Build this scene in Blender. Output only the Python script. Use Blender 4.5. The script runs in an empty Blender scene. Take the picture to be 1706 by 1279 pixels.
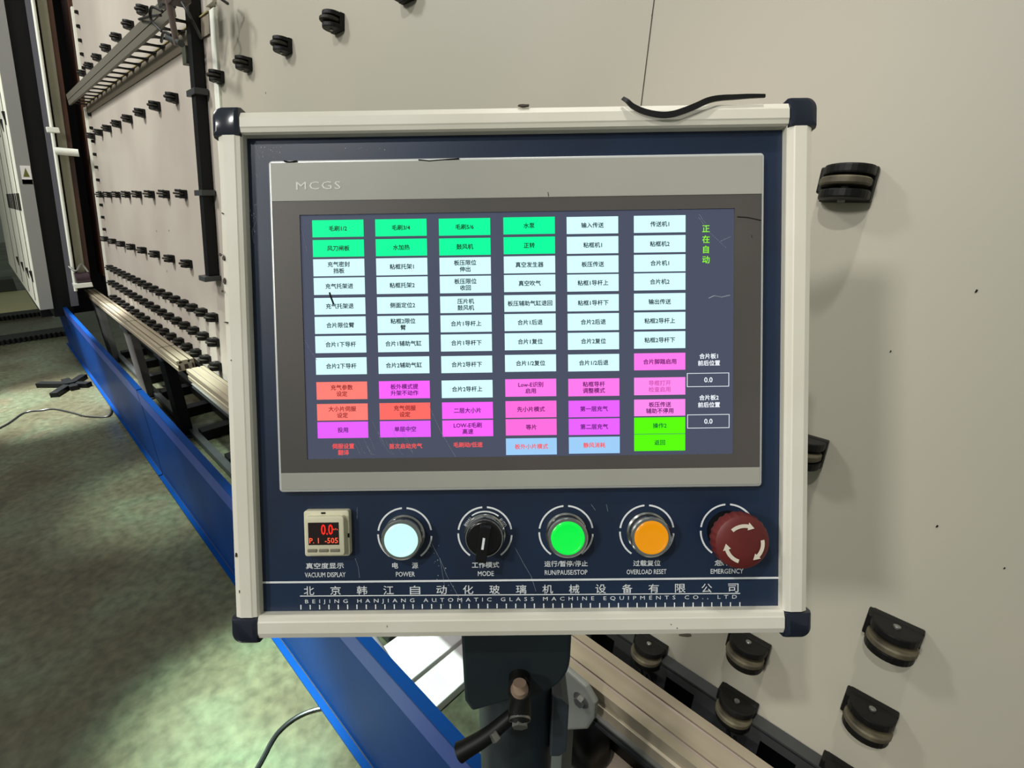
import bpy, bmesh, math, random
from mathutils import Vector, Matrix
random.seed(7)
S = bpy.context.scene
COL = S.collection
# ------------------------------------------------------------------ camera
F = 811.0; CX, CY = 853.0, 639.5; CH = 1.5
def nv(v): v = Vector(v); v.normalize(); return v
_H = Vector((-60-CX, 327-CY, F)); AX = -nv(_H)
_U = Vector((7.0, 0, F)); _U.y = -(_H.x*7+F*F)/_H.y
AZ = -nv(_U); AY = AZ.cross(AX)
R = Matrix((AX, AY, AZ))                       # image axes (right, down, forward) -> world
CAM = Vector((0, 0, CH))
cd = bpy.data.cameras.new('camera'); cam = bpy.data.objects.new('camera', cd); COL.objects.link(cam)
cd.sensor_width = 36; cd.lens = F/1706*36; cd.clip_start = .02; cd.clip_end = 200
mr = Matrix.Identity(4)
for i in range(3):
    mr[i][0] = R[i][0]; mr[i][1] = -R[i][1]; mr[i][2] = -R[i][2]; mr[i][3] = CAM[i]
cam.matrix_world = mr
S.camera = cam
# ------------------------------------------------------------------ world, lights, exposure
S.view_settings.view_transform = 'Standard'; S.view_settings.look = 'None'
S.view_settings.gamma = 1; S.view_settings.use_curve_mapping = False; S.view_settings.exposure = 0.12
w = bpy.data.worlds.new('world'); S.world = w; w.use_nodes = True
w.node_tree.nodes['Background'].inputs[0].default_value = (.93, 1.0, .93, 1)
w.node_tree.nodes['Background'].inputs[1].default_value = .19
def area(name, loc, target, sx, sy, power, color=(1, 1, 1), spread=180):
    l = bpy.data.lights.new(name, 'AREA'); l.shape = 'RECTANGLE'; l.size = sx; l.size_y = sy
    l.energy = power; l.color = color; l.spread = math.radians(spread)
    o = bpy.data.objects.new(name, l); COL.objects.link(o); o.location = loc
    o.rotation_euler = (Vector(target)-Vector(loc)).to_track_quat('-Z', 'Y').to_euler()
    return o
area('hall_lamp', (-.9, -6.3, 4.7), (-.3, .8, 1.2), .7, .7, 165, (1, .97, .92))
area('hall_lamp', (.0, -2.4, 4.6), (-.1, .8, 1.4), .12, .12, 48, (1, .98, .95))
area('hall_lamp', (-4.5, -2.6, 5.4), (-4.5, .9, 1.6), .8, .8, 82, (1, .99, .97), 110)
area('added_strip_light', (-6.3, .45, 3.7), (-6.0, .42, 0), 3.6, .12, 30, (.95, .98, 1), 60)  # unseen strip, added to brighten the far floor and board
def spot(loc, target, power, deg, color, blend=.8, size=.08):  # unseen narrow spots, added to brighten chosen patches of floor
    l = bpy.data.lights.new('added_floor_spot', 'SPOT'); l.energy = power; l.color = color; l.spot_size = math.radians(deg); l.spot_blend = blend; l.shadow_soft_size = size
    o = bpy.data.objects.new('added_floor_spot', l); COL.objects.link(o); o.location = loc
    o.rotation_euler = (Vector(target)-Vector(loc)).to_track_quat('-Z', 'Y').to_euler()
spot((-1.3, -1.0, 4.9), (-1.05, .52, 0), 1500, 19, (.80, 1, .90))
spot((-1.7, -1.0, 4.9), (-1.30, .20, 0), 7000, 10.5, (.74, 1, .88), 1.0)
spot((-2.9, -.6, 4.9), (-2.9, .46, 0), 1900, 15, (.84, 1, .92))
spot((-5.6, -.6, 4.9), (-5.0, .12, 0), 6500, 19, (.95, 1, 1))
spot((-.1, .1, 4.9), (-.36, .86, 0), 220, 14, (1, .97, .93))

# ------------------------------------------------------------------ materials
def lin(c):
    return tuple(((x/255)/12.92 if x/255 <= .04045 else ((x/255+.055)/1.055)**2.4) for x in c)
MATS = {}
def mat(name, rgb, rough=.5, metal=0, emit=0, noise=0, nscale=8, rgb2=None, bump=0, bscale=60, spec=.5, coat=0, stretch=(1, 1, 1), lo=.35, hi=.7):
    if name in MATS: return MATS[name]
    m = bpy.data.materials.new(name); m.use_nodes = True; nt = m.node_tree; b = nt.nodes['Principled BSDF']
    c = lin(rgb)+(1,)
    b.inputs['Base Color'].default_value = c; b.inputs['Roughness'].default_value = rough
    b.inputs['Metallic'].default_value = metal; b.inputs['Specular IOR Level'].default_value = spec
    b.inputs['Coat Weight'].default_value = coat
    if emit:
        b.inputs['Emission Color'].default_value = c; b.inputs['Emission Strength'].default_value = emit
        b.inputs['Base Color'].default_value = (c[0]*.1, c[1]*.1, c[2]*.1, 1)
    if noise or rgb2 or bump:
        tc = nt.nodes.new('ShaderNodeTexCoord'); mp = nt.nodes.new('ShaderNodeMapping'); mp.inputs['Scale'].default_value = stretch
        nt.links.new(tc.outputs['Object'], mp.inputs['Vector'])
    if noise or rgb2:
        n = nt.nodes.new('ShaderNodeTexNoise'); n.inputs['Scale'].default_value = nscale; n.inputs['Detail'].default_value = 5
        nt.links.new(mp.outputs[0], n.inputs['Vector'])
        r = nt.nodes.new('ShaderNodeValToRGB'); r.color_ramp.elements[0].position = lo; r.color_ramp.elements[1].position = hi
        c2 = lin(rgb2) if rgb2 else tuple(x*(1-noise) for x in c[:3])
        r.color_ramp.elements[0].color = tuple(c2)+(1,); r.color_ramp.elements[1].color = c
        nt.links.new(n.outputs['Fac'], r.inputs[0]); nt.links.new(r.outputs[0], b.inputs['Base Color'])
    if bump:
        n2 = nt.nodes.new('ShaderNodeTexNoise'); n2.inputs['Scale'].default_value = bscale; n2.inputs['Detail'].default_value = 4
        nt.links.new(mp.outputs[0], n2.inputs['Vector'])
        bp = nt.nodes.new('ShaderNodeBump'); bp.inputs['Strength'].default_value = bump; bp.inputs['Distance'].default_value = .002
        nt.links.new(n2.outputs['Fac'], bp.inputs['Height']); nt.links.new(bp.outputs[0], b.inputs['Normal'])
    MATS[name] = m; return m
m_wall = mat('painted_board', (190, 182, 165), .5, rgb2=(180, 177, 160), nscale=1.3, bump=.05, bscale=4)
m_wall_far = mat('painted_board_far', (198, 190, 176), .42, rgb2=(182, 172, 160), nscale=1.5)
m_strip = mat('white_tape', (238, 240, 226), .5)
m_black = mat('black_plastic', (14, 14, 13), .5, noise=.3, nscale=40, spec=.3)
m_disc_dark = mat('dirty_rubber', (48, 44, 36), .55, spec=.3)
m_blackmetal = mat('black_steel', (8, 9, 10), .45, spec=.25)
m_disc = mat('worn_rubber', (112, 104, 80), .6, rgb2=(62, 56, 44), nscale=30)
m_pin = mat('steel', (150, 150, 145), .35, metal=.8)
m_cream = mat('cream_paint', (238, 235, 220), .42, rgb2=(230, 226, 208), nscale=12, bump=.05, bscale=30)
m_cap = mat('glossy_navy', (28, 34, 48), .18, coat=.5)
m_plate = mat('navy_plate', (28, 48, 76), .38, rgb2=(30, 42, 64), nscale=14)
m_print = mat('white_print', (240, 244, 244), .5, emit=0)
m_silver = mat('silver_plastic', (178, 178, 166), .4, rgb2=(170, 168, 158), nscale=6)
m_edge = mat('silver_edge', (205, 208, 205), .35, metal=.2)
m_dark = mat('dark_bezel', (92, 86, 82), .4, rgb2=(82, 80, 76), nscale=7)
m_alu = mat('anodised_aluminium', (182, 170, 146), .42, metal=.2, rgb2=(160, 148, 126), nscale=5, stretch=(.3, 4, 4))
m_slot = mat('dark_slot', (54, 44, 34), .6)
m_blue = mat('blue_gloss_paint', (4, 48, 106), .42, rgb2=(4, 42, 92), nscale=3, spec=.06)
m_grey = mat('grey_steel', (120, 120, 116), .45, noise=.15, nscale=9)
m_dgrey = mat('dark_grey_steel', (58, 60, 60), .42, noise=.25, nscale=9)
m_slate = mat('slate_paint', (38, 48, 54), .42, noise=.2, nscale=20, bump=.05)
m_pale = mat('pale_machine_paint', (232, 232, 212), .5, noise=.12, nscale=6)
m_white = mat('white_board', (232, 228, 226), .5, noise=.06, nscale=8)
m_orange = mat('rusty_orange', (96, 58, 34), .6, rgb2=(56, 36, 28), nscale=6, stretch=(1, 1, .3))
m_cable = mat('black_cable', (18, 18, 18), .4)
m_wood = mat('pale_plank', (242, 218, 194), .6, noise=.15, nscale=5, stretch=(.4, 4, 1))
m_green = mat('green_machine', (30, 84, 66), .4)
m_chrome = mat('chrome_ring', (190, 192, 188), .18, metal=1)

def floor_material():
    m = bpy.data.materials.new('worn_green_floor'); m.use_nodes = True; nt = m.node_tree; b = nt.nodes['Principled BSDF']
    tc = nt.nodes.new('ShaderNodeTexCoord')
    def noise(s, d=5, stretch=(1, 1, 1)):
        mp = nt.nodes.new('ShaderNodeMapping'); mp.inputs['Scale'].default_value = stretch
        nt.links.new(tc.outputs['Object'], mp.inputs[0])
        n = nt.nodes.new('ShaderNodeTexNoise'); n.inputs['Scale'].default_value = s; n.inputs['Detail'].default_value = d
        nt.links.new(mp.outputs[0], n.inputs['Vector']); return n.outputs['Fac']
    def ramp(src, stops):
        r = nt.nodes.new('ShaderNodeValToRGB')
        while len(r.color_ramp.elements) < len(stops): r.color_ramp.elements.new(.5)
        for e, (p, c) in zip(r.color_ramp.elements, stops): e.position = p; e.color = lin(c)+(1,)
        nt.links.new(src, r.inputs[0]); return r.outputs[0]
    base = ramp(noise(2.2, 6), [(.3, (70, 64, 48)), (.46, (82, 80, 62)), (.6, (86, 92, 72)), (.75, (94, 84, 66))])
    fine = ramp(noise(26, 8), [(.3, (175, 175, 175)), (.7, (255, 255, 255))])
    mx = nt.nodes.new('ShaderNodeMix'); mx.data_type = 'RGBA'; mx.blend_type = 'MULTIPLY'; mx.inputs[0].default_value = .8
    nt.links.new(base, mx.inputs[6]); nt.links.new(fine, mx.inputs[7])
    nt.links.new(mx.outputs[2], b.inputs['Base Color'])
    rr = ramp(noise(1.7, 4), [(.35, (110, 110, 110)), (.65, (150, 150, 150))])
    nt.links.new(rr, b.inputs['Roughness'])
    bp = nt.nodes.new('ShaderNodeBump'); bp.inputs['Strength'].default_value = .25; bp.inputs['Distance'].default_value = .003
    nt.links.new(noise(40, 6), bp.inputs['Height']); nt.links.new(bp.outputs[0], b.inputs['Normal'])
    return m

# ------------------------------------------------------------------ mesh helpers
class MB:
    def __init__(s): s.v = []; s.f = []; s.m = []
    def add(s, vs, fs, mi=0, M=None):
        o = len(s.v)
        for v in vs: s.v.append(tuple(M @ Vector(v)) if M else tuple(v))
        for f in fs: s.f.append(tuple(i+o for i in f)); s.m.append(mi)
        return s
    def box(s, x0, x1, y0, y1, z0, z1, mi=0, M=None):
        v = [(x, y, z) for z in (z0, z1) for y in (y0, y1) for x in (x0, x1)]
        return s.add(v, [(0, 2, 3, 1), (4, 5, 7, 6), (0, 1, 5, 4), (2, 6, 7, 3), (0, 4, 6, 2), (1, 3, 7, 5)], mi, M)
    def prism(s, poly, a, b, axis='z', mi=0, M=None):
        """polygon in the two other axes, extruded from a to b; poly counter-clockwise seen from +axis"""
        n = len(poly)
        def pt(p, t):
            return {'z': (p[0], p[1], t), 'x': (t, p[0], p[1]), 'y': (p[1], t, p[0])}[axis]
        v = [pt(p, a) for p in poly]+[pt(p, b) for p in poly]
        fs = [tuple(range(n-1, -1, -1)), tuple(range(n, 2*n))]+[(i, (i+1) % n, (i+1) % n+n, i+n) for i in range(n)]
        return s.add(v, fs, mi, M)
    def loft(s, rings, mi=0, M=None, cap=True):
        n = len(rings[0]); v = [p for r in rings for p in r]; fs = []
        for k in range(len(rings)-1):
            for i in range(n):
                j = (i+1) % n; fs.append((k*n+i, k*n+j, (k+1)*n+j, (k+1)*n+i))
        if cap: fs += [tuple(range(n-1, -1, -1)), tuple(range((len(rings)-1)*n, len(rings)*n))]
        return s.add(v, fs, mi, M)
    def lathe(s, prof, mi=0, M=None, n=40):
        """profile (radius, height) around local z"""
        return s.loft([[(r*math.cos(2*math.pi*i/n), r*math.sin(2*math.pi*i/n), h) for i in range(n)] for r, h in prof], mi, M)
    def cyl(s, p0, p1, r, mi=0, n=16, r1=None):
        return s.tube([p0, p1], r, mi, n, r1)
    def tube(s, pts, r, mi=0, n=10, r1=None):
        pts = [Vector(p) for p in pts]; rings = []; up = Vector((.13, .27, .95))
        for k, p in enumerate(pts):
            d = (pts[min(k+1, len(pts)-1)]-pts[max(k-1, 0)]).normalized()
            a = d.cross(up)
            if a.length < .05: a = d.cross(Vector((1, 0, 0)))
            a.normalize(); b = d.cross(a); rr = r if r1 is None else r+(r1-r)*k/(len(pts)-1)
            rings.append([tuple(p+(a*math.cos(2*math.pi*i/n)+b*math.sin(2*math.pi*i/n))*rr) for i in range(n)])
        return s.loft(rings, mi)
    def build(s, name, mats, parent=None, bevel=0, smooth=False, M=None, data=None):
        me = bpy.data.meshes.new(name); me.from_pydata(s.v, [], s.f)
        if not isinstance(mats, (list, tuple)): mats = [mats]
        for m in mats: me.materials.append(m)
        for p, mi in zip(me.polygons, s.m): p.material_index = mi
        bm = bmesh.new(); bm.from_mesh(me); bmesh.ops.recalc_face_normals(bm, faces=bm.faces)
        if bevel:
            es = [e for e in bm.edges if len(e.link_faces) == 2 and e.calc_face_angle(0) > .6]
            bmesh.ops.bevel(bm, geom=es, offset=bevel, segments=2, affect='EDGES', profile=.6, clamp_overlap=True)
        bm.to_mesh(me); bm.free()
        if smooth:
            for p in me.polygons: p.use_smooth = True
            me.set_sharp_from_angle(angle=math.radians(38))
        return link(name, me, parent, M)
def link(name, me, parent=None, M=None):
    o = bpy.data.objects.new(name, me); COL.objects.link(o)
    if parent: o.parent = parent
    if M: o.matrix_local = M
    return o
def tag(o, label=None, cat=None, group=None, kind=None):
    if label: o['label'] = label
    if cat: o['category'] = cat
    if group: o['group'] = group
    if kind: o['kind'] = kind
    return o
def empty(name, loc, label, cat, group=None, rot=(0, 0, 0)):
    o = bpy.data.objects.new(name, None); COL.objects.link(o); o.location = loc; o.rotation_euler = rot
    o.empty_display_size = .05
    return tag(o, label, cat, group)
def catmull(pts, n=8):
    P = [Vector(p) for p in pts]; P = [P[0]]+P+[P[-1]]; out = []
    for i in range(1, len(P)-2):
        for k in range(n):
            t = k/n
            out.append(.5*((2*P[i])+(-P[i-1]+P[i+1])*t+(2*P[i-1]-5*P[i]+4*P[i+1]-P[i+2])*t*t+(-P[i-1]+3*P[i]-3*P[i+1]+P[i+2])*t**3))
    out.append(P[-2]); return out

# survey of the machine was taken in a unit K times too large about the eye point: W() gives true metres
K = .79
def W(x, y, z): return Vector((x*K, y*K, CH+(z-CH)*K))
TAN = .1367; YC = 1.05; LEAN = math.atan(TAN)
def on_wall(x, z, off=0): return W(x, YC+TAN*(z-CH)-off, z)

# ------------------------------------------------------------------ floor
tag(MB().box(-26, 6, -9, 3.5, -.1, 0).build('floor', floor_material()), kind='structure')
cr = MB(); pts = catmull([(-2.6, -.05, 0), (-3.3, -.06, 0), (-3.726, -.036, 0), (-3.72, .1, 0), (-3.695, .33, 0)][2:], 6)
for a, b in zip(pts[:-1], pts[1:]): cr.box(min(a.x, b.x)-.004, max(a.x, b.x)+.004, a.y, b.y, 0.0, .0006)

# ------------------------------------------------------------------ leaning boards (setting)
def lean_slab(mb, x0, x1, z0, z1, off=0, th=.03, mi=0):
    a, b = on_wall(x0, z0, off), on_wall(x1, z1, off)
    mb.add([(a.x, a.y, a.z), (b.x, a.y, a.z), (b.x, b.y, b.z), (a.x, b.y, b.z),
            (a.x, a.y+th, a.z), (b.x, a.y+th, a.z), (b.x, b.y+th, b.z), (a.x, b.y+th, b.z)],
           [(0, 1, 2, 3), (5, 4, 7, 6), (4, 5, 1, 0), (3, 2, 6, 7), (1, 5, 6, 2), (4, 0, 3, 7)], mi)
    return mb
def slab(name, m, *a, parent=None, **k): return lean_slab(MB(), *a, **k).build(name, m, parent)
wr = slab('wall_right', m_wall, -3.27, 2.6, .30, 4.6); tag(wr, kind='structure')
wl = slab('wall_left', m_wall_far, -7.52, -3.33, .24, 4.6, off=-.0); tag(wl, kind='structure')
tag(slab('trim_1', m_strip, -3.335, -3.262, .4, 2.42, off=.012, th=.02), kind='structure')
tag(slab('trim_2', m_strip, -7.575, -7.515, .38, 2.40, off=.015, th=.03), kind='structure')
tag(slab('trim_3', m_strip, -7.575, -7.515, 2.60, 3.33, off=.015, th=.03), kind='structure')
tag(slab('trim_4', m_wall, -3.36, -3.25, 2.44, 4.6, off=.02, th=.03), kind='structure')
# small wear marks on the board: bolt heads and chips
def chip_marks():
    mb = MB()
    for (x, z, r) in [(-.637, 1.85, .003), (.05, .98, .004), (-2.66, 1.95, .006), (-1.1, 2.0, .003), (.0, 1.36, .004), (-.08, 1.25, .003), (-4.985, 1.229, .012), (-4.6, 1.25, .012), (-4.78, .93, .012), (.5, 2.05, .004), (-.28, .86, .003), (.14, .95, .003), (-2.45, 1.84, .004)]:
        p = on_wall(x, z, .0015); r *= .55
        mb.add([(p.x-r*.5, p.y, p.z-r), (p.x+r*.4, p.y, p.z-r*.7), (p.x+r*.6, p.y, p.z+r*.8), (p.x-r*.2, p.y, p.z+r)], [(0, 1, 2, 3)])
    o = mb.build('chip_marks', m_black, wr); o['kind'] = 'stuff'
chip_marks()
# hairline at the top of the board
a, b = on_wall(-.640, 2.02, .001), on_wall(-.628, 1.66, .001)
MB().tube([on_wall(-.645, 2.3, .001), on_wall(-.637, 1.877, .001), on_wall(-.628, 1.55, .001)], .0008, n=4).build('hairline_wire', m_slot, wr)

# far hall wall and side
tag(MB().box(-25.2, -25, -9, 3.5, 0, 9).build('wall_far', mat('far_hall', (176, 186, 172), .6)), kind='structure')

# ------------------------------------------------------------------ guide rollers
ROT = Matrix.Rotation(-LEAN, 4, 'X')
def D_poly(w_, flat, n=14):
    """D outline in x,y: straight back edge at y=0, arc to the front (-y)"""
    r = w_/2
    return [(r, 0), (-r, 0)][::-1][::-1] and [(-r, 0)]+[(-r*math.cos(t), -flat-r*math.sin(t)) for t in [math.pi*i/n for i in range(n+1)]]+[(r, 0)]
def make_roller(label, group, md=None):
    root = empty('guide_roller', (0, 0, 0), label, 'roller', group)
    h = MB()
    P = D_poly(.058, .022)
    h.prism(P, .009, .021, 'z'); h.prism(P, -.021, -.009, 'z')
    h.box(-.030, .030, -.014, 0, -.022, .022)
    h.prism([(-.034, -.022), (-.034, 0), (-.026, 0), (-.026, -.022)][::-1], -.012, .021)
    h.build('housing', m_black, root, bevel=.0025)
    d = MB(); d.lathe([(.012, -.005), (.0275, -.005), (.0295, -.003), (.0295, .003), (.0275, .005), (.012, .005)], n=28, M=Matrix.Translation((0, -.030, 0)))
    d.build('wheel', md or m_disc, root, smooth=True)
    p = MB(); p.lathe([(.0045, -.024), (.0045, .0235), (.003, .0245)], n=10, M=Matrix.Translation((0, -.026, 0)))
    p.build('pin', m_pin, root, smooth=True)
    return root
proto = None
ORD = ['first', 'second', 'third', 'fourth', 'fifth', 'sixth', 'seventh', 'eighth', 'ninth', 'tenth', 'eleventh', 'twelfth', 'thirteenth', 'fourteenth', 'fifteenth', 'sixteenth', 'seventeenth', 'eighteenth', 'nineteenth', 'twentieth']
def copy_tree(o, parent=None):
    c = o.copy(); COL.objects.link(c)
    if parent: c.parent = parent
    for ch in o.children: copy_tree(ch, c)
    return c
proto_dark = None
def place_roller(x, z, label, group, s=1.0, dark=False):
    global proto, proto_dark
    if dark:
        if proto_dark is None:
            r = proto_dark = make_roller(label, group, m_disc_dark)
        else: r = copy_tree(proto_dark); r['label'] = label; r['group'] = group
    elif proto is None: r = proto = make_roller(label, group)
    else:
        r = copy_tree(proto); r['label'] = label; r['group'] = group
    r.matrix_world = Matrix.Translation(on_wall(x, z)) @ ROT @ Matrix.Scale(s, 4)
    return r
# right board
for i, x in enumerate([-1.513, -1.957, -2.398, -2.842, -3.236]):
    place_roller(x, 2.09, f'black guide roller high on the near board, {ORD[i]} from the right in the slanting row', 'guide rollers along the top of the near board', dark=True)
GB = 'guide rollers on the lower right of the near board'
place_roller(-.202, 1.512, 'black guide roller with olive wheel alone right of the screen\'s upper corner', GB)
place_roller(-.166, 1.045, 'black guide roller mostly hidden behind the console\'s right edge', GB)
place_roller(.045, .765, 'black guide roller highest of those below right of the console', GB)
place_roller(.052, .590, 'black guide roller with brown wheel below the highest lower-right one', GB)
place_roller(-.165, .583, 'black guide roller peeking out directly under the console\'s lower edge', GB)
place_roller(.050, .425, 'black guide roller cut off by the photo\'s bottom edge on the right', GB)
place_roller(-.157, .432, 'black guide roller with pale wheel on the dark drive rail, right one', GB)
place_roller(-.370, .432, 'black guide roller with pale wheel on the drive rail, nearest the post', GB)
place_roller(.265, .590, 'black guide roller at the right margin of the near board', GB)
# left board
rows = [(2.09, -4.102, .446, 8, 'upper stepped row'), (1.507, -4.083, .438, 8, 'level row at eye height'), (1.047, -4.10, .445, 8, 'single row below eye height'),
        (.745, -3.62, .2185, 17, 'upper dense row'), (.578, -3.63, .2185, 17, 'middle dense row'), (.415, -3.62, .2185, 17, 'lowest dense row'), (2.682, -4.183, .443, 8, 'topmost row above the bracket rail')]
for z, x0, dx, n, nm in rows:
    for i in range(n):
        place_roller(x0-dx*i, z, f'far board guide roller, {ORD[i]} from the right in {nm}', 'guide rollers on the far board, '+nm, dark=True)
# edge rollers beside the far white strip
ep = None
zs = [2.3-.128*i for i in range(10)]+[3.224-.123*i for i in range(5)]
for i, z in enumerate(zs):
    if ep is None:
        me = MB().box(-.012, .012, -.016, 0, -.012, .012).prism([(-.010, -.010), (.012, 0), (-.010, .010)], -.024, -.016, 'y').build('edge_roller', m_black, bevel=.002); ep = me; o = me
    else: o = ep.copy(); COL.objects.link(o)
    tag(o, f'tiny black edge roller beside the far white strip, {ORD[i%10]} from the top {"below" if i<10 else "above"} the rail', 'roller', 'edge rollers beside the far white strip')
    o.matrix_world = Matrix.Translation(on_wall(-7.26, z)) @ ROT

# ------------------------------------------------------------------ black mast in front of the far board
mast = empty('vertical_mast', on_wall(-3.53, 1.0, .04), 'black vertical mast on the far board beside the bright white strip', 'post')
mo = mast.location.copy(); hw = .030
def mbox(name, xa, xb, z0, z1, o0, o1, m):
    a = on_wall(0, z0)-mo; b = on_wall(0, z1)-mo; xs_ = (-3.53*K-mo.x+xa, -3.53*K-mo.x+xb); mb = MB()
    v = [(x, a.y-o, a.z) for x in xs_ for o in (o1, o0)]+[(x, b.y-o, b.z) for x in xs_ for o in (o1, o0)]
    mb.add(v, [(0, 1, 3, 2), (4, 6, 7, 5), (0, 4, 5, 1), (2, 3, 7, 6), (0, 2, 6, 4), (1, 5, 7, 3)]); return mb.build(name, m, mast, bevel=.003)
mbox('shaft', -hw, hw, 1.03, 3.6, .006, .05, m_blackmetal)
for z in (2.05, 1.515): mbox('clamp', -hw-.03, hw+.03, z-.016, z+.016, .004, .062, m_dgrey)
mbox('foot', -hw-.02, hw+.02, 1.0, 1.03, .003, .075, m_dgrey)
mbox('junction_box', -.085, -hw, 2.20, 2.29, .004, .06, mat('olive_box', (60, 64, 48), .5))

# ------------------------------------------------------------------ bracket rail high on the far board
rail = empty('bracket_rail', W(-5.4, 1.15, 2.45), 'grey rail with round cut-outs running high along the far board', 'rail'); ro = rail.location.copy()
def RW(x, y, z): return W(x, y, z)-ro
x0, x1 = -7.50, -3.50
mb = MB()
def yz_prism(mb, pts, xa, xb, f, mi=0):
    n = len(pts); v = [tuple(f(xa, *p)) for p in pts]+[tuple(f(xb, *p)) for p in pts]
    mb.add(v, [tuple(range(n)), tuple(range(2*n-1, n-1, -1))]+[(i, i+n, (i+1) % n+n, (i+1) % n) for i in range(n)], mi)
m_beam = mat('beam_grey_brown', (104, 100, 88), .5)
yz_prism(mb, [(1.03, 2.402), (1.05, 2.402), (1.05, 2.444), (1.03, 2.444)], x0, x1, RW)
mb.build('front_beam', m_beam, rail)
mb = MB(); yz_prism(mb, [(1.036, 2.444), (1.05, 2.444), (1.05, 2.450), (1.036, 2.450)], x0, x1, RW); mb.build('groove', m_slot, rail)
mb = MB(); yz_prism(mb, [(1.03, 2.450), (1.05, 2.450), (1.05, 2.50), (1.03, 2.50)], x0, x1, RW); mb.build('upper_lip', m_beam, rail)
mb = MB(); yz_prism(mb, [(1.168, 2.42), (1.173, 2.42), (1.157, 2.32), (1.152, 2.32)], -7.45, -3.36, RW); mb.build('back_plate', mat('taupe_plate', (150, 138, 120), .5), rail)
mb = MB(); yz_prism(mb, [(1.160, 2.418), (1.173, 2.418), (1.173, 2.424), (1.160, 2.424)], -7.45, -3.36, RW); mb.build('plate_lip', mat('yellowish_lip', (176, 164, 110), .5), rail)
x = -7.40
while x < -3.45:
    mb = MB(); n = 7; L_ = []; R_ = []
    for i in range(n):
        t = i/(n-1); hw_ = .012+.042*abs(2*t-1)**3.5; y = 1.05+.118*t
        L_.append((x-hw_, y)); R_.append((x+hw_, y))
    poly = L_+R_[::-1]
    v = [tuple(RW(a, b, 2.408)) for a, b in poly]+[tuple(RW(a, b, 2.418)) for a, b in poly]; m_ = len(poly)
    mb.add(v, [tuple(range(m_)), tuple(range(2*m_-1, m_-1, -1))]+[(i, (i+1) % m_, (i+1) % m_+m_, i+m_) for i in range(m_)])
    mb.build('bracket', m_black, rail); x += .223
# valve cluster at the rail's near end
vc = empty('valve_cluster', W(-3.1, .9, 2.3), 'grey pneumatic valves and hoses clustered by the mast top', 'valve'); vo = vc.location.copy()
def VW(*p): return W(*p)-vo
m_tv = mat('taupe_valve', (112, 98, 92), .4)
c0 = VW(-3.12, .92, 2.40); MB().box(c0.x-.05, c0.x+.05, c0.y-.03, c0.y+.03, c0.z-.03, c0.z+.10).build('valve_body', m_tv, vc, bevel=.008)
c0 = VW(-3.02, .93, 2.37); MB().box(c0.x-.04, c0.x+.04, c0.y-.03, c0.y+.03, c0.z-.03, c0.z+.10).build('valve_body', mat('brown_valve', (78, 66, 62), .4), vc, bevel=.006)
c0 = VW(-3.33, .96, 2.45); MB().box(c0.x-.03, c0.x+.03, c0.y-.02, c0.y+.03, c0.z-.05, c0.z+.10).build('valve_body', m_dgrey, vc, bevel=.006)
MB().cyl(VW(-3.07, .90, 2.36), VW(-3.15, .92, 2.19), .011).build('cylinder_rod', m_tv, vc, smooth=True)
MB().cyl(VW(-3.30, .93, 2.25), VW(-3.08, .92, 2.185), .012).build('lower_fitting', m_dgrey, vc, smooth=True)
for q in ([(-3.30, .93, 2.36), (-3.42, .92, 2.40), (-3.48, .92, 2.36), (-3.42, .94, 2.30)], [(-3.2, .92, 2.24), (-3.35, .93, 2.28), (-3.5, .95, 2.27)], [(-2.95, .92, 2.32), (-2.90, .93, 2.25), (-2.98, .98, 2.20)], [(-2.9, .95, 2.34), (-2.85, 1.0, 2.36), (-2.95, 1.12, 2.36)], [(-3.45, .96, 2.38), (-3.75, .99, 2.44), (-4.1, 1.02, 2.50)]):
    MB().tube(catmull([VW(*p) for p in q], 6), .0055, n=8).build('hose', m_cable, vc, smooth=True)

# ------------------------------------------------------------------ aluminium conveyor rails
def alu_rail(x0, x1, label):
    r = empty('conveyor_rail', W((x0+x1)/2, .77, .36), label, 'rail', 'aluminium conveyor rails'); o = r.location.copy()
    def f(x, y, z): return W(x, y, z)-o
    mb = MB(); yb, yf, zt, zb = .822, .716, .42, .345
    def at(t): return yf+(yb-yf)*t
    P = [(at(0), zb), (at(1), zb), (at(1), zt)]
    for g in (.74, .24): P += [(at(g+.045), zt), (at(g+.045), zt-.006), (at(g+.10), zt-.010), (at(g+.10), zt-.022), (at(g-.10), zt-.022), (at(g-.10), zt-.010), (at(g-.045), zt-.006), (at(g-.045), zt)]
    P += [(at(0), zt)]
    # side grooves on the front face
    P += [(at(0), .395), (at(.05), .392), (at(.05), .377), (at(0), .374)]
    yz_prism(mb, P, x0, x1, f); mb.build('profile', m_alu, r)
    for g in (.74, .24):
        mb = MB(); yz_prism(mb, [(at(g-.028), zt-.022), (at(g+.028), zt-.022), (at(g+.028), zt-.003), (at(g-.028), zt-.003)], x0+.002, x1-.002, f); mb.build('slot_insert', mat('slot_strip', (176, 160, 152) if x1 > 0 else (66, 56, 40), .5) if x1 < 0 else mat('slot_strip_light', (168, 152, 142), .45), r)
    mb = MB()
    for (a, b) in ((.06, .16), (.40, .60), (.84, .94)):
        for xe, s_ in ((x0, -1), (x1, 1)):
            yz_prism(mb, [(at(a), zb+.012), (at(b), zb+.012), (at(b), zb+.045), (at(a), zb+.045)], min(xe, xe+s_*.002), max(xe, xe+s_*.002), f)
    mb.build('end_cavities', m_slot, r)
    n = max(2, int((x1-x0)/1.3))
    for i in range(1, n+1):
        xx_ = x0+(x1-x0)*i/(n+.4); mb = MB(); yz_prism(mb, [(at(.0), zt), (at(1), zt), (at(1), zt+.0012), (at(0), zt+.0012)], xx_-.004, xx_+.004, f); mb.build('joint_line', m_slot, r)
    return r
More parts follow.
